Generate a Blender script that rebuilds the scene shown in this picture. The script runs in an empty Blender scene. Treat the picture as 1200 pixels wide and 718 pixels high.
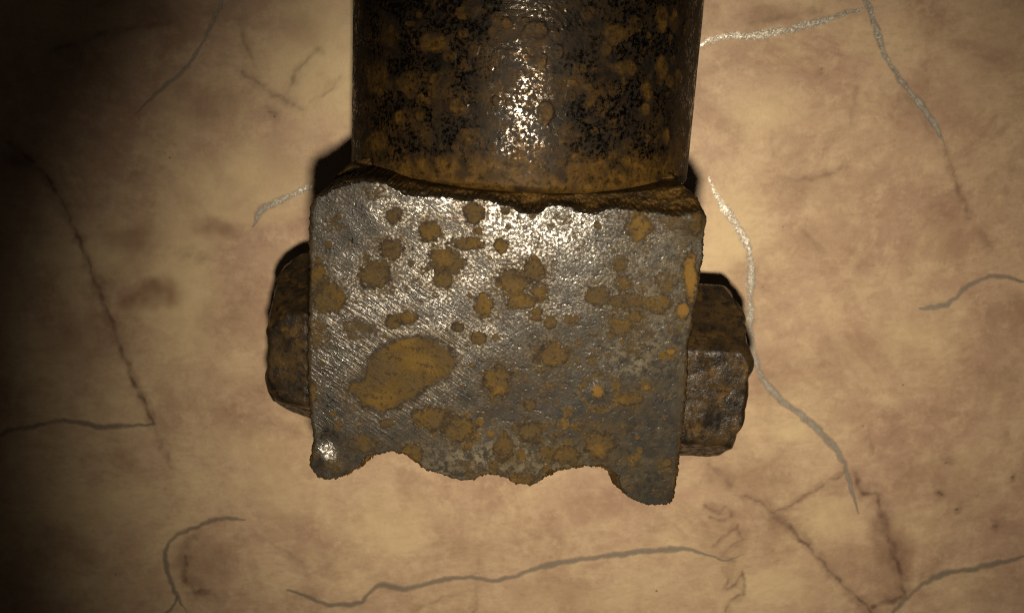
import bpy, math
import numpy as np
from mathutils import Matrix

# ------------------------------------------------------------------ camera, light, exposure
MM = 0.001
F, CX, CY = 1050.0, 600.0, 359.0            # focal length and centre in photograph pixels
TILT, ROLL, D0, ZF = math.radians(14.0), math.radians(3.0), 100.0, 48.0   # mm
_n = np.array([0, -math.sin(TILT), math.cos(TILT)])
_u0 = np.array([1.0, 0, 0]); _v0 = np.array([0, math.cos(TILT), math.sin(TILT)])
RC = np.array([math.cos(ROLL)*_u0 - math.sin(ROLL)*_v0, math.sin(ROLL)*_u0 + math.cos(ROLL)*_v0, _n])
CAM = np.array([0, 0, ZF]) + RC @ np.array([0, 0, D0])

scene = bpy.context.scene
col = scene.collection
cam_d = bpy.data.cameras.new('camera')
cam = bpy.data.objects.new('camera', cam_d); col.objects.link(cam)
m4 = Matrix.Identity(4)
for i in range(3):
    for j in range(3):
        m4[i][j] = RC[i, j]
    m4[i][3] = CAM[i]*MM
cam.matrix_world = m4
cam_d.sensor_width = 36.0; cam_d.lens = F/1200*36.0
cam_d.clip_start = 0.002; cam_d.clip_end = 20.0
cam_d.dof.use_dof = True; cam_d.dof.focus_distance = 0.103; cam_d.dof.aperture_fstop = 64
scene.camera = cam

world = bpy.data.worlds.new('World'); scene.world = world; world.use_nodes = True
world.node_tree.nodes['Background'].inputs['Color'].default_value = (1.0, 0.82, 0.6, 1)
world.node_tree.nodes['Background'].inputs['Strength'].default_value = 0.02

# the phone's flash: a small warm lamp just below the lens
FLASH = CAM + RC @ np.array([0.8, -14.5, 2.0])
fl_d = bpy.data.lights.new('flash', 'SPOT'); fl = bpy.data.objects.new('flash', fl_d); col.objects.link(fl)
fl_d.energy = 1.5; fl_d.color = (1.0, 0.84, 0.615); fl_d.shadow_soft_size = 0.0024
fl_d.spot_size = math.radians(76.5); fl_d.spot_blend = 1.0

scene.view_settings.view_transform = 'Standard'
scene.view_settings.look = 'None'
scene.view_settings.exposure = 0.0
scene.view_settings.gamma = 1.0
scene.cycles.use_denoising = False
scene.cycles.filter_width = 1.15
scene.cycles.max_bounces = 5
scene.cycles.sample_clamp_indirect = 3.0

# ------------------------------------------------------------------ maths helpers
rng = np.random.default_rng(7)
TAB = [rng.random((256, 256)) for _ in range(12)]

COS = [np.cos(2*np.pi*t).astype(np.float32) for t in TAB]; SIN = [np.sin(2*np.pi*t).astype(np.float32) for t in TAB]

def vnoise(x, y, seed=0):                          # gradient noise, 0..1
    gc, gs = COS[seed % 12], SIN[seed % 12]
    x = x + 37.3*seed; y = y + 11.9*seed
    xi = np.floor(x).astype(np.int32); yi = np.floor(y).astype(np.int32)
    fx = x-xi; fy = y-yi
    u = fx*fx*fx*(fx*(fx*6-15)+10); v = fy*fy*fy*(fy*(fy*6-15)+10)
    x0 = xi & 255; x1 = (xi+1) & 255; y0 = yi & 255; y1 = (yi+1) & 255
    a = gc[x0, y0]*fx+gs[x0, y0]*fy; b = gc[x1, y0]*(fx-1)+gs[x1, y0]*fy
    c = gc[x0, y1]*fx+gs[x0, y1]*(fy-1); d = gc[x1, y1]*(fx-1)+gs[x1, y1]*(fy-1)
    return .5+.72*((a*(1-u)+b*u)*(1-v)+(c*(1-u)+d*u)*v)

def fbm(x, y, octv=4, seed=0, gain=0.5):
    s = 0; a = 1; tot = 0
    for k in range(octv):
        s = s + a*vnoise(x, y, seed+k); tot += a; a *= gain
        x, y = 2*(.8*x-.6*y), 2*(.6*x+.8*y)
    return .5+(s/tot-.5)*1.25                      # about 0..1, mean .5

def sstep(a, b, x):
    t = np.clip((x-a)/(b-a), 0, 1); return t*t*(3-2*t)

def project(P):                                    # world mm -> photograph pixels
    c = (P-CAM) @ RC
    return CX + F*c[..., 0]/-c[..., 2], CY - F*c[..., 1]/-c[..., 2]

def unproject(p, z):                               # photograph pixels -> world mm at height z
    p = np.asarray(p, float)
    d = np.stack([(p[..., 0]-CX)/F, (CY-p[..., 1])/F, -np.ones(p.shape[:-1])], -1) @ RC.T
    k = (z-CAM[2])/d[..., 2]
    return CAM + d*k[..., None]

def seg_dist(px, py, a, b):
    ax, ay = a; bx, by = b
    dx, dy = bx-ax, by-ay
    t = np.clip(((px-ax)*dx+(py-ay)*dy)/(dx*dx+dy*dy+1e-9), 0, 1)
    return np.hypot(px-ax-t*dx, py-ay-t*dy), t

def sdf_poly(px, py, poly):                        # negative inside
    d = np.full(px.shape, 1e9, np.float32); ins = np.zeros(px.shape, bool)
    n = len(poly)
    for i in range(n):
        a, b = poly[i], poly[(i+1) % n]
        d = np.minimum(d, seg_dist(px, py, a, b)[0])
        if a[1] != b[1]:
            c = ((a[1] > py) != (b[1] > py)) & (px < (b[0]-a[0])*(py-a[1])/(b[1]-a[1])+a[0])
            ins ^= c
    return np.where(ins, -d, d)

def polyline_mask(px, py, pts, width, wob=0.0, seed=3):
    best = np.zeros(px.shape)
    x0 = min(p[0] for p in pts)-30; x1 = max(p[0] for p in pts)+30
    y0 = min(p[1] for p in pts)-30; y1 = max(p[1] for p in pts)+30
    ids = np.nonzero((px > x0) & (px < x1) & (py > y0) & (py < y1))
    qx, qy = px[ids], py[ids]
    if wob:
        qx, qy = qx+wob*(fbm(qx*.06, qy*.06, 3, seed)-.5)*2, qy+wob*(fbm(qx*.06, qy*.06, 3, seed+4)-.5)*2
    d = np.full(qx.shape, 1e9)
    for a, b in zip(pts[:-1], pts[1:]):
        d = np.minimum(d, seg_dist(qx, qy, a, b)[0])
    w = width*(.45+1.1*fbm(qx*.05, qy*.05, 3, seed+2))
    best[ids] = 1-sstep(.15, 1.0, d/w)
    return best

def spots(px, py, lst, seed=0, rough=.55, soft=.2):
    """irregular ellipses (cx, cy, rx, ry, strength) -> filled mask and rim mask"""
    fill = np.zeros(px.shape); rim = np.zeros(px.shape)
    for k, (cx, cy, rx, ry, st) in enumerate(lst):
        ids = np.nonzero((abs(px-cx) < rx*1.7) & (abs(py-cy) < ry*1.7))
        qx, qy = px[ids]-cx, py[ids]-cy
        d = np.hypot(qx/rx, qy/ry)
        d = d + rough*(fbm(px[ids]*.07+k*3.1, py[ids]*.07, 3, seed)-.5) + rough*.8*(fbm(px[ids]*.22+k*3.1, py[ids]*.22, 3, seed+3)-.5)
        fill[ids] = np.maximum(fill[ids], st*(1-sstep(1-soft, 1+soft*.4, d)))
        rim[ids] = np.maximum(rim[ids], st*np.exp(-((d-.88)/.17)**2))
    return fill, rim

# ------------------------------------------------------------------ mesh helpers
def make_mesh(name, verts, quads, mat, parent=None, attrs=None, link=True):
    """verts in mm"""
    me = bpy.data.meshes.new(name)
    verts = np.ascontiguousarray(verts, dtype=np.float32)*MM
    quads = np.ascontiguousarray(quads, dtype=np.int32)
    me.vertices.add(len(verts)); me.vertices.foreach_set('co', verts.astype(np.float32).ravel())
    nq, k = quads.shape
    me.loops.add(nq*k); me.loops.foreach_set('vertex_index', quads.ravel())
    me.polygons.add(nq)
    me.polygons.foreach_set('loop_start', np.arange(0, nq*k, k, dtype=np.int32))
    me.polygons.foreach_set('use_smooth', np.ones(nq, bool))
    for an, av in (attrs or {}).items():
        a = me.attributes.new(an, 'FLOAT', 'POINT')
        a.data.foreach_set('value', np.ascontiguousarray(av, dtype=np.float32).ravel())
    me.update(calc_edges=True); me.validate()
    me.materials.append(mat)
    o = bpy.data.objects.new(name, me)
    col.objects.link(o)
    if parent: o.parent = parent
    return o

def grid_quads(nr, nc, wrap=False):
    i = np.arange(nr-1)[:, None]; j = np.arange(nc if wrap else nc-1)[None, :]
    j2 = (j+1) % nc
    a = i*nc+j; b = i*nc+j2; c = (i+1)*nc+j2; d = (i+1)*nc+j
    return np.stack([a, b, c, d], -1).reshape(-1, 4)

# ------------------------------------------------------------------ material helpers
class NT:
    def __init__(self, name):
        self.m = bpy.data.materials.new(name); self.m.use_nodes = True
        self.t = self.m.node_tree; self.n = self.t.nodes; self.l = self.t.links
        self.p = self.n['Principled BSDF']; self.out = self.n['Material Output']
        self.tc = self.n.new('ShaderNodeTexCoord')
    def set(self, sock, v):
        if isinstance(v, bpy.types.NodeSocket): self.l.new(v, sock)
        elif isinstance(v, (tuple, list)) and len(v) == 3 and len(sock.default_value) == 4: sock.default_value = (*v, 1)
        else: sock.default_value = v
    def attr(self, name):
        a = self.n.new('ShaderNodeAttribute'); a.attribute_name = name; return a.outputs['Fac']
    def mapping(self, scale=(1, 1, 1), rot=(0, 0, 0)):       # turn first, then stretch
        r = self.n.new('ShaderNodeMapping'); self.l.new(self.tc.outputs['Object'], r.inputs['Vector'])
        r.inputs['Rotation'].default_value = rot
        m = self.n.new('ShaderNodeMapping'); self.l.new(r.outputs['Vector'], m.inputs['Vector'])
        m.inputs['Scale'].default_value = scale
        return m.outputs['Vector']
    def noise(self, scale, detail=4, rough=.55, vec=None, dist=0):
        t = self.n.new('ShaderNodeTexNoise'); self.l.new(vec or self.tc.outputs['Object'], t.inputs['Vector'])
        t.inputs['Scale'].default_value = scale; t.inputs['Detail'].default_value = detail
        t.inputs['Roughness'].default_value = rough; t.inputs['Distortion'].default_value = dist
        return t.outputs['Fac']
    def voro(self, scale, out='Distance', feature='F1', vec=None):
        t = self.n.new('ShaderNodeTexVoronoi'); self.l.new(vec or self.tc.outputs['Object'], t.inputs['Vector'])
        t.feature = feature; t.inputs['Scale'].default_value = scale
        return t.outputs[out]
    def ramp(self, fac, stops, interp='LINEAR'):
        r = self.n.new('ShaderNodeValToRGB'); self.l.new(fac, r.inputs['Fac'])
        cr = r.color_ramp; cr.interpolation = interp
        while len(cr.elements) < len(stops): cr.elements.new(.5)
        for e, (p, c) in zip(cr.elements, stops):
            e.position = p; e.color = (c, c, c, 1) if isinstance(c, (int, float)) else (*c, 1)
        return r.outputs['Color']
    def mix(self, fac, a, b, mode='MIX'):
        x = self.n.new('ShaderNodeMix'); x.data_type = 'RGBA'; x.blend_type = mode
        self.set(x.inputs['Factor'], fac); self.set(x.inputs['A'], a); self.set(x.inputs['B'], b)
        # colour sockets are the third pair
        return x.outputs['Result']
    def math(self, op, a, b=0.0, clamp=False):
        x = self.n.new('ShaderNodeMath'); x.operation = op; x.use_clamp = clamp
        self.set(x.inputs[0], a); self.set(x.inputs[1], b); return x.outputs[0]
    def rng(self, v, a, b, c=0.0, d=1.0):
        x = self.n.new('ShaderNodeMapRange'); self.set(x.inputs['Value'], v)
        for k, w in zip(('From Min', 'From Max', 'To Min', 'To Max'), (a, b, c, d)): self.set(x.inputs[k], w)
        return x.outputs['Result']
    def bump(self, h, strength, dist, normal=None):
        b = self.n.new('ShaderNodeBump'); self.set(b.inputs['Height'], h)
        self.set(b.inputs['Strength'], strength); b.inputs['Distance'].default_value = dist
        if normal: self.l.new(normal, b.inputs['Normal'])
        return b.outputs['Normal']

def mixsock(node):  # the RGBA sockets of ShaderNodeMix
    return node
def _mix(self, fac, a, b, mode='MIX'):
    x = self.n.new('ShaderNodeMix'); x.data_type = 'RGBA'; x.blend_type = mode
    self.set(x.inputs[0], fac); self.set(x.inputs[6], a); self.set(x.inputs[7], b)
    return x.outputs[2]
NT.mix = _mix

# worn, scratched steel of the block face, with rust, dull patina and crust driven by the mesh's wear masks
def mat_block():
    t = NT('scratched_rusty_steel')
    rust, dull, crust, scr, stain = (t.attr(a) for a in ('rust', 'dull', 'crust', 'scratch', 'stain'))
    fine = t.noise(3000, 5, .65); mid = t.noise(520, 5, .6); grit = t.noise(5200, 3, .7)
    sc = t.noise(1.0, 4, .7, t.mapping((380, 4200, 900), (0, 0, math.radians(33))))
    sc2 = t.noise(1.0, 3, .6, t.mapping((150, 1700, 500), (0, 0, math.radians(37))))
    sc3 = t.noise(1.0, 3, .6, t.mapping((2600, 90, 500), (0, 0, math.radians(20))))
    steel = t.mix(t.ramp(mid, [(.3, 0), (.7, 1)]), (.02, .0197, .019), (.115, .113, .108))
    # brown film caught in the grain and between the scratches
    gr = t.mix(t.math('MULTIPLY', scr, .55), fine, sc)
    filmm = t.ramp(gr, [(.48, 1), (.55, 0)])
    steel = t.mix(t.math('MULTIPLY', filmm, .95), steel, (.0115, .0092, .0065))
    pat = t.mix(t.ramp(mid, [(.35, 0), (.65, 1)]), (.008, .0078, .0074), (.027, .022, .013))
    pat = t.mix(t.ramp(t.noise(1500, 6, .74), [(.44, 0), (.56, .85)]), pat, (.007, .006, .005))
    steel = t.mix(t.math('MULTIPLY', dull, .92), steel, pat)
    steel = t.mix(t.math('MULTIPLY', stain, .85), steel, (.013, .013, .0135))
    steel = t.mix(t.math('MULTIPLY', t.attr('bloom'), t.ramp(t.noise(1100, 6, .72), [(.46, 0), (.56, .9)])), steel, (.085, .073, .05))
    halo = t.attr('halo'); thin = t.math('MULTIPLY', t.attr('film'), t.ramp(t.noise(800, 6, .7), [(.40, .25), (.58, 1)]))
    steel = t.mix(thin, steel, (.034, .0215, .0065))
    rn = t.noise(1000, 7, .72); rn2 = t.noise(240, 4, .6); tint = t.attr('tint')
    rcol = t.mix(t.ramp(rn, [(.36, 0), (.64, 1)]), (.024, .016, .0055), (.064, .0395, .0095))
    rcol = t.mix(t.ramp(tint, [(.35, .75), (.6, 0)]), rcol, (.036, .025, .011))
    rcol = t.mix(t.ramp(tint, [(.55, 0), (.8, .6)]), rcol, (.078, .047, .0095))
    rcol = t.mix(t.ramp(rn2, [(.5, 0), (.66, .6)]), rcol, (.028, .019, .010))
    rcol = t.mix(t.ramp(t.noise(1000, 7, .78), [(.51, 0), (.59, .85)]), rcol, (.014, .010, .007))
    rcol = t.mix(t.math('MULTIPLY', t.attr('orange'), .7), rcol, (.09, .051, .010))
    cn = t.noise(420, 6, .65)
    ccol = t.mix(t.ramp(cn, [(.34, 0), (.66, 1)]), (.012, .008, .0045), (.062, .035, .009))
    rm = t.math('ADD', rust, t.math('MULTIPLY', t.math('SUBTRACT', t.noise(1300, 8, .8), .5), 2.8))
    rmx = t.rng(rm, .26, .66)
    edge = t.math('MULTIPLY', t.ramp(rmx, [(.1, 0), (.4, 1), (.62, 1), (.95, 0)]), .75)
    rcol = t.mix(edge, rcol, (.014, .0095, .006))
    rm = rmx
    c = t.mix(rm, steel, rcol)
    hm = t.math('MULTIPLY', halo, t.ramp(t.noise(900, 5, .7), [(.40, .2), (.56, .95)]))
    c = t.mix(hm, c, (.011, .0082, .0055)); c = t.mix(crust, c, ccol)
    t.set(t.p.inputs['Base Color'], c)
    bare = t.math('MULTIPLY', t.math('SUBTRACT', 1.0, rm), t.math('SUBTRACT', 1.0, crust), True)
    bare = t.math('MULTIPLY', bare, t.math('SUBTRACT', 1.0, t.math('MULTIPLY', hm, .7)))
    bare = t.math('MULTIPLY', bare, t.math('SUBTRACT', 1.0, t.math('MULTIPLY', thin, .8)))
    met = t.math('MULTIPLY', bare, t.rng(dull, 0, 1, .95, .12))
    met = t.math('MULTIPLY', met, t.math('SUBTRACT', 1.0, t.math('MULTIPLY', filmm, .9)))
    t.set(t.p.inputs['Metallic'], met)
    rr = t.rng(t.noise(1200, 4, .6), .3, .7, .11, .21)
    rr = t.math('ADD', rr, t.math('MULTIPLY', dull, .16))
    rr = t.math('ADD', rr, t.math('MULTIPLY', filmm, .22))
    rough = t.math('ADD', t.math('MULTIPLY', rr, bare), t.math('MULTIPLY', t.math('SUBTRACT', 1.0, bare), .62))
    t.set(t.p.inputs['Roughness'], rough)
    t.set(t.p.inputs['Specular IOR Level'], t.math('MULTIPLY', t.rng(bare, 0, 1, .10, t.rng(dull, 0, 1, .42, .22)), t.rng(filmm, 0, 1, 1, .4)))
    # scratches run from upper left to lower right, a few cross them
    nrm = t.bump(sc, t.math('MULTIPLY', scr, .46), .00020)
    nrm = t.bump(sc2, t.math('MULTIPLY', scr, .2), .0003, nrm)
    nrm = t.bump(t.ramp(sc3, [(.62, 0), (.72, 1)]), .05, .0002, nrm)
    nrm = t.bump(fine, .075, .00016, nrm)
    nrm = t.bump(rn, t.math('MULTIPLY', rmx, .5), .0004, nrm)
    nrm = t.bump(grit, .17, .0001, nrm)
    t.l.new(nrm, t.p.inputs['Normal'])
    return t.m

# dark, oily pitted steel of the round shaft
def mat_shaft():
    t = NT('dark_pitted_steel')
    rust, stain = t.attr('rust'), t.attr('stain')
    mid = t.noise(330, 6, .65); fine = t.noise(2600, 5, .68); grit = t.noise(4800, 3, .7)
    base = t.mix(t.ramp(mid, [(.36, 0), (.64, 1)]), (.003, .0023, .0016), (.027, .0155, .0055))
    base = t.mix(t.ramp(t.noise(90, 4, .6), [(.45, 0), (.62, .9)]), base, (.007, .0058, .0045))
    base = t.mix(t.ramp(t.noise(900, 6, .72), [(.48, 0), (.58, .6)]), base, (.004, .003, .0025))
    rcol = t.mix(t.ramp(t.noise(1200, 6, .72), [(.36, 0), (.64, 1)]), (.010, .0058, .0018), (.066, .036, .0078))
    rcol = t.mix(t.ramp(t.noise(600, 5, .65), [(.52, 0), (.62, .8)]), rcol, (.009, .0065, .0045))
    rm = t.math('ADD', rust, t.math('MULTIPLY', t.math('SUBTRACT', t.noise(700, 8, .74), .5), 1.9))
    rm = t.rng(rm, .26, .95)
    c = t.mix(rm, base, rcol)
    c = t.mix(stain, c, (.004, .0035, .003))
    # flecks where the bare metal comes through the scale
    fleck = t.ramp(t.noise(2300, 5, .7), [(.45, 0), (.60, 1)])
    fleck = t.math('MULTIPLY', fleck, t.ramp(t.noise(360, 5, .65), [(.41, 0), (.53, 1)]))
    fleck = t.math('MULTIPLY', fleck, t.math('SUBTRACT', 1.0, t.math('MULTIPLY', rm, .95)))
    c = t.mix(t.ramp(fleck, [(.5, 0), (.9, 1)]), c, (.065, .059, .052))
    t.set(t.p.inputs['Base Color'], c)
    t.set(t.p.inputs['Metallic'], t.ramp(fleck, [(.1, 0), (.6, 1)]))
    t.set(t.p.inputs['Roughness'], t.math('SUBTRACT', t.rng(mid, .3, .7, .48, .66), t.math('MULTIPLY', fleck, .42)))
    t.set(t.p.inputs['Specular IOR Level'], t.rng(rm, 0, 1, .09, .06))
    nrm = t.bump(mid, .03, .0006)
    nrm = t.bump(t.noise(1.0, 4, .65, t.mapping((300, 2100, 300))), .2, .00025, nrm)
    nrm = t.bump(fine, .06, .00018, nrm); nrm = t.bump(grit, .14, .0001, nrm)
    t.l.new(nrm, t.p.inputs['Normal'])
    return t.m

def mat_bolt():
    t = NT('flaking_rusty_bolt_steel')
    mid = t.noise(260, 6, .65); fine = t.noise(1700, 5, .65); grit = t.noise(4200, 3, .7)
    c = t.mix(t.ramp(mid, [(.36, 0), (.62, 1)]), (.006, .0045, .003), (.034, .0205, .0075))
    c = t.mix(t.ramp(t.noise(420, 4, .6), [(.55, 0), (.68, .9)]), c, (.06, .034, .009))
    c = t.mix(t.ramp(t.noise(700, 6, .7), [(.50, 0), (.60, .9)]), c, (.006, .0045, .0035))
    t.set(t.p.inputs['Base Color'], c)
    t.set(t.p.inputs['Metallic'], 0.0)
    t.set(t.p.inputs['Roughness'], t.rng(t.noise(900, 5, .7), .42, .62, .3, .7))
    t.set(t.p.inputs['Specular IOR Level'], t.rng(t.noise(900, 5, .7), .42, .58, .5, .08))
    nrm = t.bump(mid, .12, .0009); nrm = t.bump(fine, .33, .00025, nrm); nrm = t.bump(grit, .5, .0001, nrm)
    t.l.new(nrm, t.p.inputs['Normal'])
    return t.m

# marbled linoleum: tan with brownish pink clouds, fine fibres and brown cracks (cracks traced on the mesh)
def mat_floor():
    t = NT('marbled_tan_linoleum')
    crack, cloud, pale = t.attr('crack'), t.attr('cloud'), t.attr('pale')
    n1 = t.noise(24, 5, .6, None, .6); n2 = t.noise(75, 7, .68, None, .5); n3 = t.noise(45, 6, .66, None, .8)
    fib = t.noise(1.0, 6, .72, t.mapping((210, 480, 300), (0, 0, math.radians(-10))), .6)
    c = t.mix(t.ramp(n1, [(.34, 0), (.66, 1)]), (.455, .36, .25), (.335, .23, .178))
    c = t.mix(t.ramp(n2, [(.45, 0), (.70, .8)]), c, (.225, .138, .098))
    c = t.mix(t.ramp(n3, [(.49, 0), (.72, .75)]), c, (.53, .435, .285))
    c = t.mix(t.ramp(fib, [(.47, 0), (.74, .2)]), c, (.21, .138, .092))
    c = t.mix(t.ramp(t.noise(900, 4, .7), [(.47, 0), (.75, .22)]), c, (.2, .13, .085))
    fb2 = t.noise(1.0, 6, .7, t.mapping((330, 900, 500), (0, 0, math.radians(-6))), .8)
    c = t.mix(t.ramp(fb2, [(.47, 0), (.68, .26)]), c, (.20, .132, .092))
    c = t.mix(t.ramp(t.noise(300, 7, .75), [(.50, 0), (.68, .5)]), c, (.52, .42, .29))
    c = t.mix(t.math('MULTIPLY', pale, .75), c, (.52, .43, .27))
    c = t.mix(t.math('MULTIPLY', cloud, .85), c, (.18, .105, .072))
    c = t.mix(t.math('MULTIPLY', crack, .95), c, (.085, .048, .036))
    speck = t.ramp(t.voro(260), [(.035, 1), (.06, 0)])
    c = t.mix(t.math('MULTIPLY', speck, t.ramp(t.noise(40, 2), [(.56, 0), (.62, .8)])), c, (.06, .035, .02))
    c = t.mix(1.0, c, (.95, .915, .875), 'MULTIPLY')
    t.set(t.p.inputs['Base Color'], c)
    t.set(t.p.inputs['Roughness'], t.rng(n2, .3, .7, .42, .58))
    t.set(t.p.inputs['Specular IOR Level'], .3)
    nrm = t.bump(t.noise(1500, 4, .6), .22, .0002)
    t.l.new(nrm, t.p.inputs['Normal'])
    return t.m

# glitter ink of the veins: grey binder with small mirror flakes; thins out towards the ragged edge
def mat_vein():
    t = NT('silver_glitter_ink')
    edge, glint_tone = t.attr('edge'), t.attr('glint_tone')
    cell = t.voro(7000, 'Color')
    sep = t.n.new('ShaderNodeSeparateColor'); t.l.new(cell, sep.inputs[0])
    c = t.mix(glint_tone, (.125, .115, .098), (.66, .63, .56))  # flash glint painted in: silver brighter near it, greyer away
    c = t.mix(t.ramp(t.noise(900, 4, .6), [(.4, 0), (.7, .5)]), c, (.25, .19, .14))
    t.set(t.p.inputs['Base Color'], c)
    t.set(t.p.inputs['Metallic'], t.math('MULTIPLY', glint_tone, .8))
    t.set(t.p.inputs['Roughness'], .4)
    # each flake leans its own way
    cm = t.n.new('ShaderNodeCombineXYZ')
    t.l.new(t.rng(sep.outputs[0], 0, 1, -.11, .11), cm.inputs[0]); t.l.new(t.rng(sep.outputs[1], 0, 1, -.11, .11), cm.inputs[1])
    cm.inputs[2].default_value = 1.0
    nz = t.n.new('ShaderNodeVectorMath'); nz.operation = 'NORMALIZE'; t.l.new(cm.outputs[0], nz.inputs[0])
    t.l.new(nz.outputs[0], t.p.inputs['Normal'])
    a = t.math('ADD', edge, t.math('MULTIPLY', t.math('SUBTRACT', t.noise(1300, 5, .7), .5), .8))
    a = t.math('ADD', a, t.math('MULTIPLY', t.math('SUBTRACT', t.noise(150, 3, .6), .5), 1.5))
    t.set(t.p.inputs['Alpha'], t.rng(a, .1, 1.0, 0, t.rng(glint_tone, 0, .5, .52, .95)))
    return t.m

M_BLOCK, M_SHAFT, M_BOLT, M_FLOOR, M_VEIN = mat_block(), mat_shaft(), mat_bolt(), mat_floor(), mat_vein()

# ------------------------------------------------------------------ floor
def nonuniform(lo, hi, step, outer):
    core = np.arange(lo, hi+1e-6, step)
    out = step*np.cumsum(1.35**np.arange(1, 60)); out = out[out < outer]
    return np.concatenate([lo-out[::-1], core, hi+out])

CRACKS = [  # photograph-pixel polylines: points, half width, strength
    ([(10, 165), (50, 200), (75, 240), (95, 285), (112, 330), (135, 390), (150, 430), (168, 470), (180, 498)], 6, .75),
    ([(180, 498), (195, 530), (202, 548)], 4, .4),
    ([(1107, 170), (1115, 200), (1125, 228), (1136, 255)], 5, .5),
    ([(990, 553), (970, 565), (945, 580), (920, 595), (905, 600), (890, 588), (873, 580)], 5, .6),
    ([(905, 598), (917, 608), (930, 622), (950, 642), (965, 660), (985, 682), (1000, 697), (1015, 710), (1022, 722)], 6, .75),
    ([(1003, 555), (1010, 576), (1027, 577), (1034, 605), (1042, 630), (1048, 655), (1055, 675), (1060, 697), (1042, 704), (1022, 712)], 8, .75),
    ([(1032, 600), (1042, 632), (1048, 650)], 17, .6),
    ([(902, 600), (915, 612), (928, 618)], 13, .5),
    ([(832, 545), (848, 556), (858, 568)], 9, .45),
    ([(828, 592), (842, 598), (852, 592), (858, 604), (846, 610), (834, 606)], 5, .6),
    ([(836, 640), (850, 628), (862, 616), (872, 632), (858, 640), (846, 652), (862, 658)], 4, .5),
    ([(846, 664), (854, 676), (848, 690), (862, 684), (870, 672), (872, 696), (856, 704), (850, 718)], 4, .6),
    ([(280, 28), (287, 52), (297, 74)], 7, .45), ([(372, 58), (350, 82), (336, 110), (344, 124)], 6, .5),
    ([(282, 84), (312, 104), (338, 122), (352, 128)], 6, .5), ([(318, 134), (324, 134)], 7, .6),
    ([(365, 120), (385, 105), (400, 92)], 4, .35),
    ([(1003, 84), (1003, 112), (996, 146)], 4, .3), ([(988, 194), (966, 205), (936, 212), (920, 210)], 6, .4),
    ([(905, 160), (905, 184)], 5, .3), ([(943, 270), (960, 292)], 5, .35),
    ([(216, 300), (222, 298)], 9, .5), ([(236, 302), (240, 302)], 7, .5),
    ([(216, 655), (216, 672), (226, 690), (252, 698)], 9, .7), ([(218, 640), (226, 630)], 9, .4),
    ([(314, 634), (340, 650), (362, 664)], 5, .3), ([(335, 690), (370, 698)], 6, .35),
    ([(560, 650), (558, 690), (556, 718)], 4, .3), ([(482, 716), (520, 700), (560, 688)], 5, .3),
    ([(1020, 500), (1022, 530)], 4, .35), ([(880, 30), (930, 18), (960, 10)], 11, .4),
    ([(1060, 110), (1080, 140), (1100, 168)], 9, .28), ([(1150, 268), (1162, 290)], 6, .35),
    ([(1099, 576), (1103, 578)], 4, 1), ([(1165, 615), (1168, 616)], 5, 1), ([(1122, 596), (1124, 596)], 3, 1),
    ([(1186, 559), (1188, 559)], 3, .9), ([(1110, 541), (1112, 542)], 3, .7),
    ([(963, 83), (964, 83)], 3, .9), ([(300, 480), (330, 500), (362, 512)], 5, .25),
    ([(60, 60), (120, 40), (200, 26)], 8, .4), ([(0, 180), (40, 195)], 12, .4),
]
CLOUDS = [(175, 342, 42, 20, .7), (255, 270, 30, 14, .6), (150, 280, 40, 20, .5), (330, 190, 40, 40, .25),
          (250, 120, 60, 30, .35), (270, 380, 55, 40, .3), (300, 360, 40, 60, .25), (100, 400, 60, 40, .35),
          (240, 660, 40, 36, .4), (700, 590, 70, 30, .25), (560, 640, 60, 30, .22), (870, 560, 60, 24, .35),
          (850, 640, 40, 60, .3), (1040, 660, 30, 50, .35), (1100, 120, 70, 50, .25), (1160, 60, 60, 40, .25),
          (1120, 270, 50, 40, .25), (960, 280, 50, 30, .2), (900, 440, 40, 50, .3), (1110, 560, 70, 40, .3),
          (1000, 660, 50, 30, .3), (900, 20, 50, 14, .35), (940, 220, 60, 18, .2), (350, 40, 40, 24, .35), (60, 640, 50, 40, .3),
          (640, 690, 60, 22, .25), (300, 450, 60, 20, .25), (1000, 420, 80, 40, .2), (1160, 440, 40, 50, .25)]
PALES = [(375, 70, 70, 100, .8), (300, 215, 100, 50, .6), (215, 330, 50, 110, .6), (120, 300, 60, 30, .4), (330, 560, 60, 60, .4), (210, 340, 26, 80, .5), (280, 250, 90, 18, .45), (370, 100, 34, 50, .55), (300, 520, 80, 24, .35), (460, 610, 70, 40, .4),
         (900, 130, 60, 40, .4), (850, 270, 40, 60, .5), (980, 610, 40, 30, .5), (1070, 620, 40, 30, .35), (920, 690, 60, 24, .4),
         (920, 500, 40, 16, .5), (700, 700, 90, 20, .25), (1080, 390, 60, 30, .2), (120, 600, 60, 30, .25), (210, 150, 50, 40, .2)]

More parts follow.
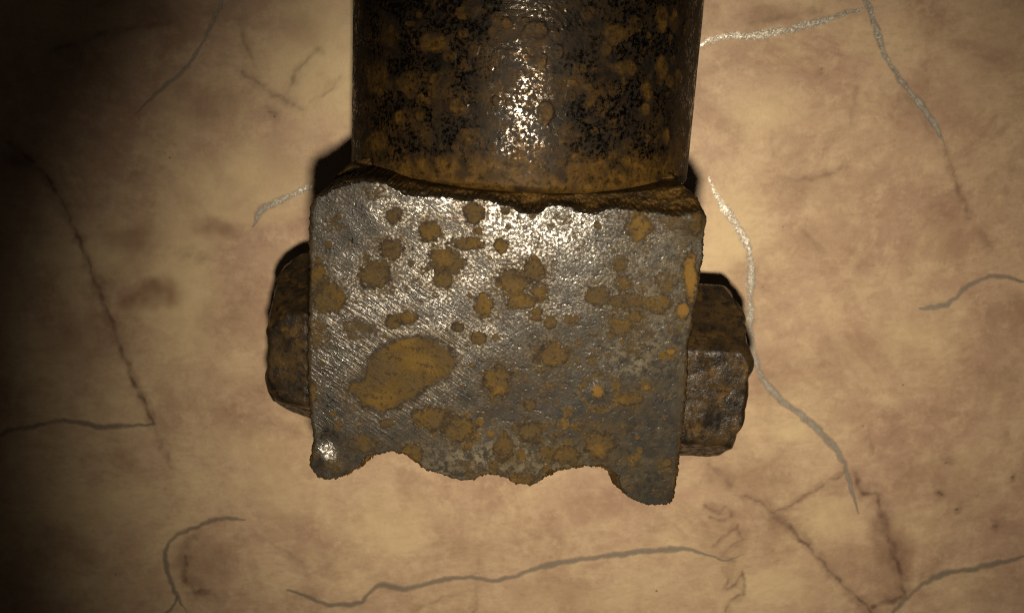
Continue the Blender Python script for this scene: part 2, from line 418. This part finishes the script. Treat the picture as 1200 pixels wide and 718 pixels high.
def build_floor():
    gx = nonuniform(-100, 100, .3, 600); gy = nonuniform(-75, 62, .3, 600)
    X, Y = np.meshgrid(gx, gy)
    P = np.stack([X, Y, np.zeros_like(X)], -1)
    px, py = (q.astype(np.float32) for q in project(P))
    inside = (abs(X) < 140) & (abs(Y) < 110)
    px = np.where(inside, px, -9999); py = np.where(inside, py, -9999)
    wx = px+16*(fbm(px*.02, py*.02, 4, 1)-.5)*2; wy = py+16*(fbm(px*.02, py*.02, 4, 5)-.5)*2
    crack = np.zeros(X.shape)
    for k, (pts, w, st) in enumerate(CRACKS):
        m = np.maximum(polyline_mask(px, py, pts, w*.7, 4.5, k % 7), .45*polyline_mask(px, py, pts, w*1.8, 7, (k+3) % 7))
        m *= .5+.75*sstep(.25, .75, fbm(px*.06, py*.06, 4, (k+2) % 7))
        crack = np.maximum(crack, st*m)
    cloud = np.zeros(X.shape); pale = np.zeros(X.shape)
    for lst, arr in ((CLOUDS, cloud), (PALES, pale)):
        for cx, cy, rx, ry, st in lst:
            d = np.hypot((wx-cx)/rx, (wy-cy)/ry)
            arr[:] = np.maximum(arr, 1.25*st*(1-sstep(.2, 1.25, d))*(.55+.9*fbm(px*.05, py*.05, 4, 2)))
    fl_o = make_mesh('floor', P.reshape(-1, 3), grid_quads(len(gy), len(gx)), M_FLOOR, None,
                     {'crack': np.clip(crack, 0, 1), 'cloud': np.clip(cloud, 0, 1), 'pale': np.clip(pale, 0, 1)})
    fl_o['kind'] = 'structure'
    return fl_o

VEINS = [  # points (px), half width px, tone (painted flash brightness) at the start and the end
    ([(818, 54), (835, 47), (850, 43), (880, 42), (910, 38), (940, 31), (970, 23), (1000, 13), (1014, 9)], 5.6, 1, .95),
    ([(1004, -6), (1018, 8), (1027, 35), (1034, 58), (1046, 80), (1060, 100), (1075, 118), (1090, 140), (1100, 156), (1108, 172)], 5.0, 1, .7),
    ([(830, 206), (838, 226), (850, 246), (865, 266), (875, 286), (880, 306), (880, 330), (879, 360), (880, 390), (885, 420), (896, 446),
      (915, 467), (940, 487), (960, 505), (975, 520), (988, 540), (996, 566), (1006, 602)], 6.0, 1, .3),
    ([(1076, 362), (1090, 360), (1105, 358), (1120, 348), (1135, 335), (1155, 325), (1175, 324), (1205, 331)], 4.8, .35, .08),
    ([(1040, 724), (1052, 710), (1065, 698), (1080, 685), (1095, 676), (1115, 670), (1140, 666), (1165, 660), (1205, 650)], 5.2, .05, .1),
    ([(336, 690), (360, 698), (385, 708), (420, 706), (435, 692), (450, 685), (475, 689), (500, 683), (545, 676), (580, 680), (610, 672),
      (640, 662), (680, 655), (720, 650), (760, 645), (800, 643), (830, 650), (850, 656), (872, 649)], 4.8, .04, .22),
    ([(-6, 515), (15, 503), (35, 500), (60, 494), (90, 494), (120, 500), (150, 499), (182, 496)], 5.2, .0, .0),
    ([(288, 609), (262, 607), (235, 615), (207, 627), (195, 641), (194, 660), (200, 680), (209, 700), (222, 722)], 4.5, .05, .05),
    ([(209, 698), (202, 710), (192, 722)], 4.0, .05, .05),
    ([(264, -6), (250, 25), (235, 55), (218, 80), (195, 100), (175, 118), (158, 134)], 4.0, .45, .15),
    ([(366, 217), (345, 227), (322, 238), (305, 248), (296, 266)], 5.5, .75, .3),
]

def build_vein(floor, pts, hw, t0, t1, k):
    pts = np.array(pts, float)
    # Catmull-Rom resampling
    out = []
    q = np.vstack([2*pts[0]-pts[1], pts, 2*pts[-1]-pts[-2]])
    for i in range(1, len(q)-2):
        for s in np.linspace(0, 1, 10, endpoint=False):
            a, b, c, d = q[i-1], q[i], q[i+1], q[i+2]
            out.append(.5*(2*b+(c-a)*s+(2*a-5*b+4*c-d)*s*s+(3*b-a-3*c+d)*s**3))
    out.append(pts[-1]); c = np.array(out)
    L = np.concatenate([[0], np.cumsum(np.hypot(*np.diff(c, axis=0).T))])
    c = c + np.stack([vnoise(L*.12, L*0+k, 2)-.5, vnoise(L*.12, L*0+k+9, 4)-.5], -1)*3.2
    tan = np.gradient(c, axis=0); tan /= np.linalg.norm(tan, axis=1)[:, None]
    nrm = np.stack([-tan[:, 1], tan[:, 0]], -1)
    f = L/L[-1]
    w = hw*(1.0 if max(t0, t1) > .5 else .85)*(.6+.8*fbm(L*.05, L*0+k*2.7, 3, 1))*np.clip(np.minimum(f*9+.3, (1-f)*5+.18), 0, 1)
    cols = np.linspace(-1, 1, 9)
    P = c[:, None, :] + nrm[:, None, :]*(cols[None, :, None]*w[:, None, None])
    W = unproject(P, 0.0)
    edge = np.repeat((1-np.abs(cols)**1.25)[None, :], len(c), 0)
    W[..., 2] = .05+.05*edge
    glint_tone = np.repeat((t0+(t1-t0)*f)[:, None], 9, 1)
    return make_mesh('vein', W.reshape(-1, 3), grid_quads(len(c), 9), M_VEIN, floor, {'edge': edge, 'glint_tone': glint_tone})

floor = build_floor()
for k, (pts, hw, a, b) in enumerate(VEINS):
    build_vein(floor, pts, hw, a, b, k)

# ------------------------------------------------------------------ the tool
tool = bpy.data.objects.new('rusty_tool', None); col.objects.link(tool)
tool.empty_display_size = .01
tool['label'] = 'rusty steel tool end with dark round shaft, scratched spotted block and bolt ends'
tool['category'] = 'tool'

# outline of the block in the photograph, clockwise from the upper left
OUTER = [(367, 231), (371, 220), (378, 211), (386, 203), (410, 196), (470, 200), (540, 206), (620, 212), (700, 214), (770, 210), (806, 214), (816, 227), (827, 238),
         (830, 252), (829.5, 269), (827, 287), (828.5, 298), (824, 318), (822, 345), (816, 360), (813, 383), (809, 400), (807.5, 440),
         (806, 472), (802, 500), (798, 528), (795.5, 553), (794, 573), (789, 594), (775.5, 595), (753, 593), (740, 590), (730, 583), (720, 575),
         (715, 563), (713, 553), (703, 550), (685, 549), (675, 551.5), (665, 555), (660, 563), (654, 570), (637, 571.5), (615, 571), (605, 570),
         (590, 566.5), (570.6, 563), (553, 566.5), (538, 566.5), (525, 561.5), (515, 556.5), (500, 555), (493, 550), (485, 543), (473, 535),
         (460, 531.5), (448, 533), (440, 535), (435, 545), (425, 553), (407, 558), (392, 564), (380, 565), (370, 560), (361, 548), (364, 528),
         (365, 513), (362.5, 490), (360, 465), (359, 440), (359, 400), (360, 363), (361, 333), (360, 300), (362, 247)]
FACE = [(362, 247), (369, 234), (382, 227), (407, 216), (429, 213), (447, 214.5), (465, 223), (476, 228), (496, 230), (529, 232), (542, 236), (563, 233.5),
        (581, 238), (598, 242), (608, 248), (619, 251), (632, 250), (643, 242), (657, 241), (668, 243.5), (679, 249), (697, 251), (710, 247), (724, 244.6),
        (741, 247), (759, 249), (775, 251), (790, 254), (804, 251), (820, 247), (827, 255), (826, 269), (823, 287), (824, 300), (820, 320), (818, 345),
        (813, 360), (810, 383), (806, 400), (805, 440), (803, 472), (800, 500), (796, 528), (794, 553), (792, 573), (787, 591), (775, 592), (748, 588),
        (736, 580), (728, 570), (725, 556), (713, 551), (685, 547), (668, 549), (643, 550), (632, 562), (625, 567), (605, 567), (598, 561), (580, 554), (562, 556),
        (552, 563), (538, 564), (525, 558), (515, 553), (500, 553), (493, 548), (485, 541), (473, 533), (460, 530), (448, 531), (428, 534), (416, 548),
        (405, 556), (392, 562), (380, 563), (371, 558), (363, 547), (366, 528), (367, 513), (364, 490), (361.5, 465), (361, 440), (361, 400), (362, 363), (363, 333), (362, 300)]
BIG = [(432, 420), (445, 405), (462, 397), (482, 393), (510, 396), (530, 408), (535, 425), (528, 440), (508, 450), (492, 463), (470, 477), (448, 484), (432, 478),
       (416, 466), (407, 456), (412, 446), (425, 442)]
RUST = [(555, 249, 15, 13, 1), (503, 272, 13, 14, 1), (459, 291, 15, 14, 1), (462, 252, 11, 10, .8), (523, 306, 22, 17, 1), (520, 326, 13, 13, .9), (440, 322, 21, 17, .95),
        (548, 285, 22, 9, .9), (592, 247, 6, 5, .9), (588, 287, 9, 9, .9), (602, 330, 20, 17, .9), (626, 317, 13, 16, .95), (610, 352, 20, 12, .8), (567, 358, 12, 15, .85),
        (632, 343, 11, 14, .7), (385, 350, 20, 22, .85), (372, 322, 11, 20, .9), (420, 385, 22, 12, .5), (375, 390, 14, 22, .5), (478, 372, 15, 9, .8), (463, 376, 10, 9, .9),
        (560, 396, 10, 8, .95), (536, 383, 8, 6, .9), (583, 446, 17, 21, 1), (648, 415, 22, 15, .95), (628, 368, 9, 8, .9), (645, 378, 9, 7, .8), (668, 374, 8, 6, .7),
        (700, 346, 14, 12, .85), (729, 332, 11, 10, .7), (726, 310, 10, 9, .7), (749, 266, 15, 17, .8), (735, 352, 26, 9, .8), (728, 382, 16, 12, .75), (744, 370, 8, 8, .8), (770, 356, 18, 12, .7),
        (780, 330, 14, 15, .5), (808, 325, 9, 34, 1), (800, 362, 9, 12, .95), (738, 467, 14, 9, .85), (755, 452, 10, 7, .6), (505, 490, 21, 15, 1), (537, 502, 22, 17, 1),
        (590, 522, 13, 18, .9), (621, 505, 14, 15, .95), (664, 533, 15, 13, .95), (702, 520, 18, 17, .95), (483, 531, 13, 13, .8), (640, 530, 10, 9, .8), (620, 474, 8, 7, .9),
        (610, 560, 20, 8, .7), (575, 555, 18, 7, .6), (660, 558, 14, 10, .7), (550, 545, 10, 8, .5), (605, 500, 7, 6, .6), (640, 456, 12, 10, .5), (781, 542, 6, 6, .8), (740, 540, 8, 7, .5),
        (690, 575, 10, 8, .5), (365, 460, 9, 14, .7), (425, 520, 18, 12, .6), (395, 545, 16, 10, .5), (452, 495, 10, 6, .8), (560, 270, 6, 5, .7), (786, 412, 6, 5, .9), (740, 407, 8, 7, .5),
        (390, 262, 12, 10, .4), (440, 225, 14, 9, .5), (790, 260, 14, 10, .6), (815, 262, 8, 16, .8), (806, 440, 6, 22, .6), (802, 500, 6, 20, .4), (655, 508, 6, 5, .6), (680, 500, 6, 5, .5)]
RING = [(703, 460, 24, 23, 1), (735, 375, 22, 20, .8), (610, 332, 34, 28, .5), (690, 440, 30, 30, .0), (621, 505, 17, 18, .5), (749, 266, 17, 18, .6)]

def build_block():
    step = .064
    gx = np.arange(-24, 24, step); gy = np.arange(-24, 17, step)
    X, Y = np.meshgrid(gx, gy)
    px, py = (q.astype(np.float32) for q in project(np.stack([X, Y, np.full_like(X, ZF)], -1)))
    j1 = (fbm(px*.11, py*.11, 4, 1)-.5); j2 = (fbm(px*.11, py*.11, 4, 6)-.5)
    j3 = fbm(px*.33, py*.33, 3, 7)-.5; low = sstep(500, 530, py)
    sx, sy = px+4.5*j1+2.5*j3*low, py+4.5*j2+(4.0*j3+2.5*(fbm(px*.07, py*.02, 3, 5)-.5))*low
    so = sdf_poly(sx, sy, OUTER); sf = sdf_poly(sx+2.5*(fbm(px*.3, py*.3, 2, 3)-.5), sy+3.5*(fbm(px*.3, py*.3, 2, 4)-.5), FACE)
    K = 1/10.6                                        # mm per pixel on the face
    e = -so*K; d = np.maximum(sf, 0)*K
    # wear masks
    rust, rim = spots(px, py, RUST, 2, .75, .24)
    sb = sdf_poly(px+9*(fbm(px*.07, py*.07, 4, 3)-.5), py+9*(fbm(px*.07, py*.07, 4, 8)-.5), BIG)
    big = 1-sstep(-6, 3, sb); rust = np.maximum(rust, big)
    halo = np.maximum(rim, np.exp(-(sb/3.0)**2))
    film2 = spots(px, py, [(a, b, c*1.7+4, d*1.7+4, .8*e_) for a, b, c, d, e_ in RUST], 4, .9, .9)[0]
    film2 = np.maximum(film2, .6*(1-sstep(0, 26, sb)))
    ringf, ringr = spots(px, py, RING, 5)
    rust = np.maximum(rust, .85*ringr)
    core = np.exp(-(np.hypot(px-700, py-458)/9)**2); rust = np.maximum(rust, core)
    # many small freckles, denser to the lower right
    r2 = np.random.default_rng(3)
    fr = [(r2.uniform(365, 805), r2.uniform(240, 585), s, s*r2.uniform(.7, 1.3), r2.uniform(.4, .85)) for s in r2.uniform(1.6, 5.5, 190)]
    fr += [(r2.normal(610, 75), r2.normal(525, 26), s, s*r2.uniform(.7, 1.3), r2.uniform(.5, .95)) for s in r2.uniform(2.5, 8, 60)]
    fr += [(r2.uniform(640, 800), r2.uniform(380, 585), s, s*r2.uniform(.7, 1.3), r2.uniform(.3, .6)) for s in r2.uniform(3, 10, 50)]
    ff, frim = spots(px, py, fr, 1); rust = np.maximum(rust, ff*sstep(.38, .62, fbm(px*.012, py*.012, 2, 6)+.12))
    film = .42*sstep(.5, .75, fbm(px*.018, py*.018, 4, 4)) ; rust = np.maximum(rust, film*(.5+.6*fbm(px*.1, py*.1, 3, 2)))
    rust = np.maximum(rust, .55*sstep(9, 1, e/K)*fbm(px*.05, py*.05, 3, 9)*1.3)
    dull = sstep(560, 800, px+.55*(py-300)+120*(fbm(px*.012, py*.012, 3, 5)-.5)*2)
    dull = np.clip(dull*.85+.4*sstep(480, 570, py)+.15, 0, 1)
    stain = sstep(.52, .72, fbm(px*.02+7, py*.02, 4, 7))*.7
    stain = np.maximum(stain, .8*np.exp(-((px-630)/120)**2-((py-485)/42)**2)*fbm(px*.05, py*.05, 3, 3)*2.0)
    bloom = np.exp(-((px-580)/110)**2-((py-540)/26)**2)+.45*np.exp(-((px-770)/50)**2-((py-330)/90)**2)+.5*np.exp(-((px-740)/40)**2-((py-420)/30)**2)
    bloom = np.clip(bloom*(.3+1.3*fbm(px*.03, py*.03, 3, 8)), 0, 1)
    orange = spots(px, py, [(810, 322, 8, 34, 1), (800, 362, 8, 10, 1), (700, 458, 9, 9, 1), (755, 457, 9, 6, .7), (700, 528, 12, 8, .5), (600, 340, 24, 14, .3), (786, 412, 5, 5, .8), (584, 458, 8, 6, .5)], 4, .7, .5)[0]
    dull = dull*(1-.9*np.exp(-((px-384)/20)**2-((py-525)/26)**2))
    crust = np.clip(sstep(.05, .35, d), 0, 1)
    tint = fbm(px*.022+3, py*.022, 3, 10)
    crust = np.maximum(crust, .9*sstep(.5, .1, e))
    scr = np.exp(-((px-455)/125)**2-((py-415)/105)**2)*1.15
    scr = np.maximum(scr, .9*np.exp(-((px-390)/30)**2-((py-500)/40)**2))
    scr = np.clip(np.maximum(scr, .25*sstep(700, 500, px)), .08, 1)*(.6+.7*fbm(px*.02, py*.02, 3, 8))
    # relief: face, rust scabs and pits, broken shelf outside the face, rounded rim
    h = .3*(fbm(px*.012, py*.012, 3, 2)-.5)
    w = np.exp(-((px-384)/13)**2-((py-530)/18)**2); c0 = unproject(np.array([384., 530.]), ZF)
    h += w*(-.34*(Y-c0[1])-.16*(X-c0[0]))            # worn facet on the lower left lobe
    bl = np.clip(rust, 0, 1)
    h += .03*sstep(.1, 1, bl)*(.3+1.4*fbm(px*.25, py*.25, 3, 4)) - .06*ringf*(1-core) + .1*core
    pits = sstep(.64, .78, fbm(px*.16, py*.16, 3, 5))*sstep(520, 600, px+.8*(py-420)); h -= .03*pits
    h += .012*(fbm(px*.35, py*.35, 2, 9)-.5)
    lay = d/1.1+1.8*(fbm(px*.014, py*.03, 5, 1)-.5)
    stp = np.clip(np.floor(lay)+sstep(.55, .95, lay % 1), 0, 9)
    top = sstep(300, 262, py)
    drop = (.6+1.3*top)*sstep(0, .55, d)+d*1.3+.5*stp*sstep(.1, .4, d)
    rimy = 227-15*((px-625)/195)**2+.035*(px-625)
    drop = drop+top*(4.0*sstep(6, 1, py-rimy)*sstep(.1, .4, d)+6.0*sstep(500, 430, px)*sstep(.2, .9, d))
    crk = np.exp(-(((lay+.3) % 1-.5)/.06)**2)*sstep(.48, .58, fbm(px*.03, py*.05, 3, 5))*sstep(.2, .5, d)
    h -= np.minimum(drop, 12) + .6*crk + .8*sstep(0, .4, d)*(fbm(px*.07, py*.10, 5, 7)-.3)
    h -= .55*np.clip(1-e/.55, 0, 1)**2
    # the lump at the upper right corner
    h += .7*np.exp(-(np.hypot(px-812, py-256)/13)**2)
    Z = ZF+h
    ins = so < 0
    cell = ins[:-1, :-1] & ins[1:, :-1] & ins[:-1, 1:] & ins[1:, 1:]
    ny, nx = X.shape
    cnt = np.zeros((ny, nx), int)
    for a in (0, 1):
        for b in (0, 1):
            cnt[a:ny-1+a, b:nx-1+b] += cell
    used = cnt > 0
    gyv, gxv = np.gradient(so, step)
    gl = np.hypot(gxv, gyv)+1e-9
    bnd = used & (cnt < 4)
    mv = np.where(bnd, np.clip(-so/gl, 0, step*1.2), 0)
    XX = X+gxv/gl*mv; YY = Y+gyv/gl*mv
    idx = -np.ones((ny, nx), int); idx[used] = np.arange(used.sum())
    ci, cj = np.nonzero(cell)
    quads = np.stack([idx[ci, cj], idx[ci, cj+1], idx[ci+1, cj+1], idx[ci+1, cj]], -1)
    V = np.stack([XX[used], YY[used], Z[used]], -1)
    A = {k: v[used] for k, v in dict(rust=rust, dull=dull, crust=crust, scratch=scr, stain=stain, orange=orange, tint=tint, bloom=bloom, halo=np.clip(halo, 0, 1), film=film2).items()}
    # sides: boundary edges run down to the floor
    ed = np.concatenate([quads[:, [0, 1]], quads[:, [1, 2]], quads[:, [2, 3]], quads[:, [3, 0]]])
    key = np.sort(ed, 1); code = key[:, 0]*10**7+key[:, 1]
    un, inv, c = np.unique(code, return_inverse=True, return_counts=True)
    be = ed[c[inv] == 1]
    bv = np.unique(be); mp = -np.ones(len(V), int); mp[bv] = np.arange(len(bv))
    nvec = np.stack([(gxv/gl)[used][bv], (gyv/gl)[used][bv]], -1)
    rings = []; base = len(V); Q = [quads]
    prev = bv; b0 = be
    K2 = 40
    for k in range(1, K2+1):
        f = k/K2
        z = V[bv, 2]*(1-f**1.4)+.02
        q = V[bv, :2]; 
        off = 1.1*(fbm(q[:, 0]*.35+q[:, 1]*.35, z*.35, 4, 3)-.5)*min(1, k/5) - .25*min(1, k/4)
        ring = np.column_stack([q+nvec*off[:, None], z])
        rings.append(ring)
        cur = base+(k-1)*len(bv)+np.arange(len(bv))
        p_of = (lambda e_: e_) if k == 1 else (lambda e_: base+(k-2)*len(bv)+mp[e_])
        Q.append(np.stack([p_of(be[:, 1]), p_of(be[:, 0]), cur[mp[be[:, 0]]], cur[mp[be[:, 1]]]], -1))
    V2 = np.vstack([V]+rings)
    nb = len(bv)*K2
    for k in A:
        A[k] = np.concatenate([A[k], np.full(nb, 1.0 if k == 'crust' else 0.0)])
    return make_mesh('block', V2, np.vstack(Q), M_BLOCK, tool, A)

SH_R, SH_X = 22.5, .3
TSPOT = [(508, 50, 19, 14, 1), (526, 66, 9, 10, .7), (441, 92, 13, 24, .8), (478, 97, 15, 14, .7), (467, 138, 7, 9, .9), (441, 165, 15, 15, 1), (492, 135, 7, 8, .8), (537, 125, 11, 13, .7), (545, 15, 14, 9, .6),
         (480, 28, 7, 4, .9), (722, 40, 13, 14, .7), (735, 80, 14, 11, .9), (745, 30, 9, 11, .7), (776, 22, 8, 19, .9), (791, 25, 5, 15, .9), (806, 35, 5, 13, .6), (776, 80, 8, 17, 1), (785, 95, 6, 9, 1),
         (795, 88, 4, 10, .9), (759, 107, 8, 12, 1), (757, 129, 7, 9, 1), (781, 160, 5, 11, 1), (628, 36, 15, 12, .8), (592, 70, 18, 13, .35), (640, 130, 10, 12, .8), (570, 20, 14, 9, .3), (618, 100, 9, 9, .3),
         (430, 130, 9, 14, .6), (420, 155, 5, 12, .7), (455, 45, 8, 10, .5), (430, 40, 5, 10, .5), (700, 110, 12, 9, .6), (670, 155, 20, 14, .5), (720, 150, 16, 12, .5), (550, 160, 18, 12, .6), (562, 188, 16, 12, .6), (690, 15, 9, 9, .6),
         (800, 130, 4, 10, .5), (770, 190, 8, 8, .5), (670, 190, 14, 12, .6), (520, 190, 14, 12, .7), (465, 195, 14, 9, .6), (500, 160, 10, 12, .6), (652, 60, 9, 9, .5), (680, 80, 8, 8, .5)]
TBLACK = [(718, 66, 9, 9, 1), (759, 77, 9, 12, 1), (455, 70, 26, 34, .6), (480, 20, 50, 26, .6), (700, 20, 60, 28, .7), (750, 55, 40, 24, .6), (738, 192, 7, 7, .8), (745, 200, 5, 5, .8), (420, 60, 10, 60, .6), (465, 118, 24, 10, .7), (690, 55, 25, 20, .5), (640, 195, 12, 12, .5), (692, 130, 12, 10, .5)]

def build_shaft():
    y_end = unproject(np.array([640., 228.]), 2*SH_R)[1]
    th = np.radians(np.concatenate([np.linspace(4, 176, 800), np.linspace(180, 360, 60)[:-1]]))
    s = np.concatenate([[0], np.arange(.02, 33, .085), np.linspace(34, 95, 40)])
    T, S = np.meshgrid(th, s)
    X = SH_X+SH_R*np.cos(T); Z = SH_R+SH_R*np.sin(T); Y = y_end+S
    px, py = (q.astype(np.float32) for q in project(np.stack([X, Y, Z], -1)))
    front = (np.sin(T) > .05) & (S < 34)
    px = np.where(front, px, T*230-300); py = np.where(front, py, -S*11)
    a = T*SH_R                                       # arc length, mm
    fill, rim = spots(px, py, TSPOT, 3, .4); blk, _ = spots(px, py, TBLACK, 6, .6, .5)
    r2 = np.random.default_rng(5)
    small = [(x, y, w*max(.25, math.sqrt(max(0, 1-((x-612)/208)**2))), w, st) for x, y, w, st in
             zip(r2.uniform(415, 815, 210), r2.uniform(-20, 215, 210), r2.uniform(2.5, 8, 210), r2.uniform(.3, .75, 210))]
    f2, rim2 = spots(px, py, small, 4, .4)
    fill = np.maximum(fill, f2); rim = np.maximum(rim, rim2*.6); stain_rim = np.clip(rim, 0, 1)
    band = sstep(150, 212, py+22*(fbm(px*.03, py*.05, 3, 2)-.5)*2)*(.4+.75*fbm(px*.04, py*.05, 4, 3))
    rust = np.maximum(fill*(.72+.45*fbm(px*.03, py*.03, 2, 9))+.2*rim, band*1.35)
    rust = np.maximum(rust, .5*sstep(.5, .75, fbm(a*.22, S*.3, 4, 4)))
    stain = np.clip(blk*.9, 0, 1)*(1-.8*fill)*(1-.7*band)
    stain = np.maximum(stain, .5*sstep(.56, .72, fbm(a*.35+5, S*.35, 4, 6))*(1-fill))
    stain = np.maximum(stain, .65*stain_rim*sstep(205, 160, py))
    h = .05*sstep(.3, .8, fill)*(.4+fbm(px*.2, py*.2, 3, 2)) + .035*rim + .045*(fbm(a*.5, S*.5, 4, 1)-.5) + .016*(fbm(a*3, S*3, 3, 5)-.5)
    h -= .12*np.clip(blk, 0, 1)*(fbm(px*.15, py*.15, 2, 3))
    h -= .9*np.clip(1-S/.9, 0, 1)**2                 # rounded end
    h = h*np.where(S < 34, 1, .5)
    X = SH_X+(SH_R+h-.1)*np.cos(T); Z = SH_R+(SH_R+h-.1)*np.sin(T)
    Y = Y+.5*(fbm(a*.25, S*0, 4, 7)-.5)*np.clip(1-S/4, 0, 1)
    nt = len(th)
    V = np.stack([X, Y, Z], -1).reshape(-1, 3)
    Q = grid_quads(len(s), nt, True)
    # end caps
    c0 = len(V); V = np.vstack([V, [[SH_X, y_end+.2, SH_R]], [[SH_X, y_end+95, SH_R]]])
    j = np.arange(nt); j2 = (j+1) % nt; last = (len(s)-1)*nt
    half = np.arange(0, nt-1, 1)
    # inner ring so that the caps stay quads
    def ring(row, rad):
        nonlocal V
        b = len(V); src = V[row:row+nt].copy()
        src[:, 0] = SH_X+(src[:, 0]-SH_X)*rad; src[:, 2] = SH_R+(src[:, 2]-SH_R)*rad
        V = np.vstack([V, src]); return b
    i0 = ring(0, .02); i1 = ring(last, .02)
    Q = np.vstack([Q, np.stack([j2, j, i0+j, i0+j2], -1), np.stack([last+j, last+j2, i1+j2, i1+j], -1)])
    n = len(V); A = {}
    for k, v in dict(rust=rust, stain=stain).items():
        v = v.ravel(); A[k] = np.concatenate([v, np.full(n-len(v), .6 if k == 'rust' else 0.)])
    return make_mesh('shaft', V, Q, M_SHAFT, tool, A)

def build_bolt(name, side, x_in, length, y_c, z_c, rc, prof, seed, turn, chamfer):
    """worn hexagonal bolt end lying along x; prof gives radius factors along the length"""
    na, nl = 300, 120
    ang = np.linspace(-math.pi, math.pi, na, endpoint=False)
    t = np.linspace(-.12, 1, nl)
    hexr = math.cos(math.pi/6)/np.cos((ang+turn) % (math.pi/3)-math.pi/6)
    ker = np.hanning(9); ker /= ker.sum()
    hexr = np.convolve(np.concatenate([hexr[-4:], hexr, hexr[:4]]), ker, 'valid')    # worn corners
    A_, T_ = np.meshgrid(ang, t)
    HR = np.repeat(hexr[None, :], nl, 0)
    pf = np.interp(T_, [p[0] for p in prof], [p[1] for p in prof])
    rd = np.clip((T_-1+chamfer)/chamfer, 0, 1)        # the chamfer cuts the corners off near the outer end
    HR = np.minimum(HR, 1.0-.14*rd**1.5)
    r = rc*HR*pf
    r = r-rc*.07*np.clip((T_-.93)/.07, 0, 1)**2
    cx, sy_ = np.cos(A_), np.sin(A_)
    n = fbm(A_*1.5+seed, T_*1.6, 3, seed)-.5
    n2 = fbm(A_*4.5+seed*3, T_*5, 5, seed+2)-.5
    r = r*(1+.04*n+.018*n2)
    x = x_in+side*length*(T_+.16*(fbm(cx*2+seed, sy_*2, 3, seed+1)-.5)*np.clip(T_, 0, 1)**2)
    Y = y_c+r*sy_; Z = z_c+r*cx
    V = np.stack([x, Y, Z], -1)
    caps = []                                         # outer face
    for k, q in enumerate(np.linspace(.97, .03, 26)):
        w = V[-1].copy()
        w[:, 1] = y_c+(w[:, 1]-y_c)*q; w[:, 2] = z_c+(w[:, 2]-z_c)*q
        w[:, 0] += side*(.35*(1-q)**.5 + .6*(fbm(w[:, 1]*.4, w[:, 2]*.4, 4, seed)-.5)*min(1, 8*(1-q)))
        caps.append(w)
    V = np.vstack([V.reshape(-1, 3)]+caps)
    Q = grid_quads(nl+26, na, True)
    if side > 0: Q = Q[:, ::-1]
    return make_mesh(name, V, Q, M_BOLT, tool)

build_block()
build_shaft()
ZB = 19.0
pr = unproject(np.array([840., 452.]), ZB+6); pl = unproject(np.array([340., 408.]), ZB+6)
build_bolt('bolt_head', 1, 20.5, 12.4, pr[1], ZB, 13.4, [(-.2, 1), (1, 1)], 3, math.pi/6, .22)
build_bolt('nut', -1, -21.5, 11.4, pl[1], ZB, 13.2, [(-.2, 1), (0, 1), (.5, .98), (1, .88)], 6, math.pi/6, .36)

# aim the flash: the beam is centred a little to the right of the block
tgt = unproject(np.array([740., 468.]), 0.0)
dirv = tgt-FLASH; dirv /= np.linalg.norm(dirv)
from mathutils import Vector
fl.rotation_euler = Vector(dirv).to_track_quat('-Z', 'Y').to_euler()
fl.location = FLASH*MM
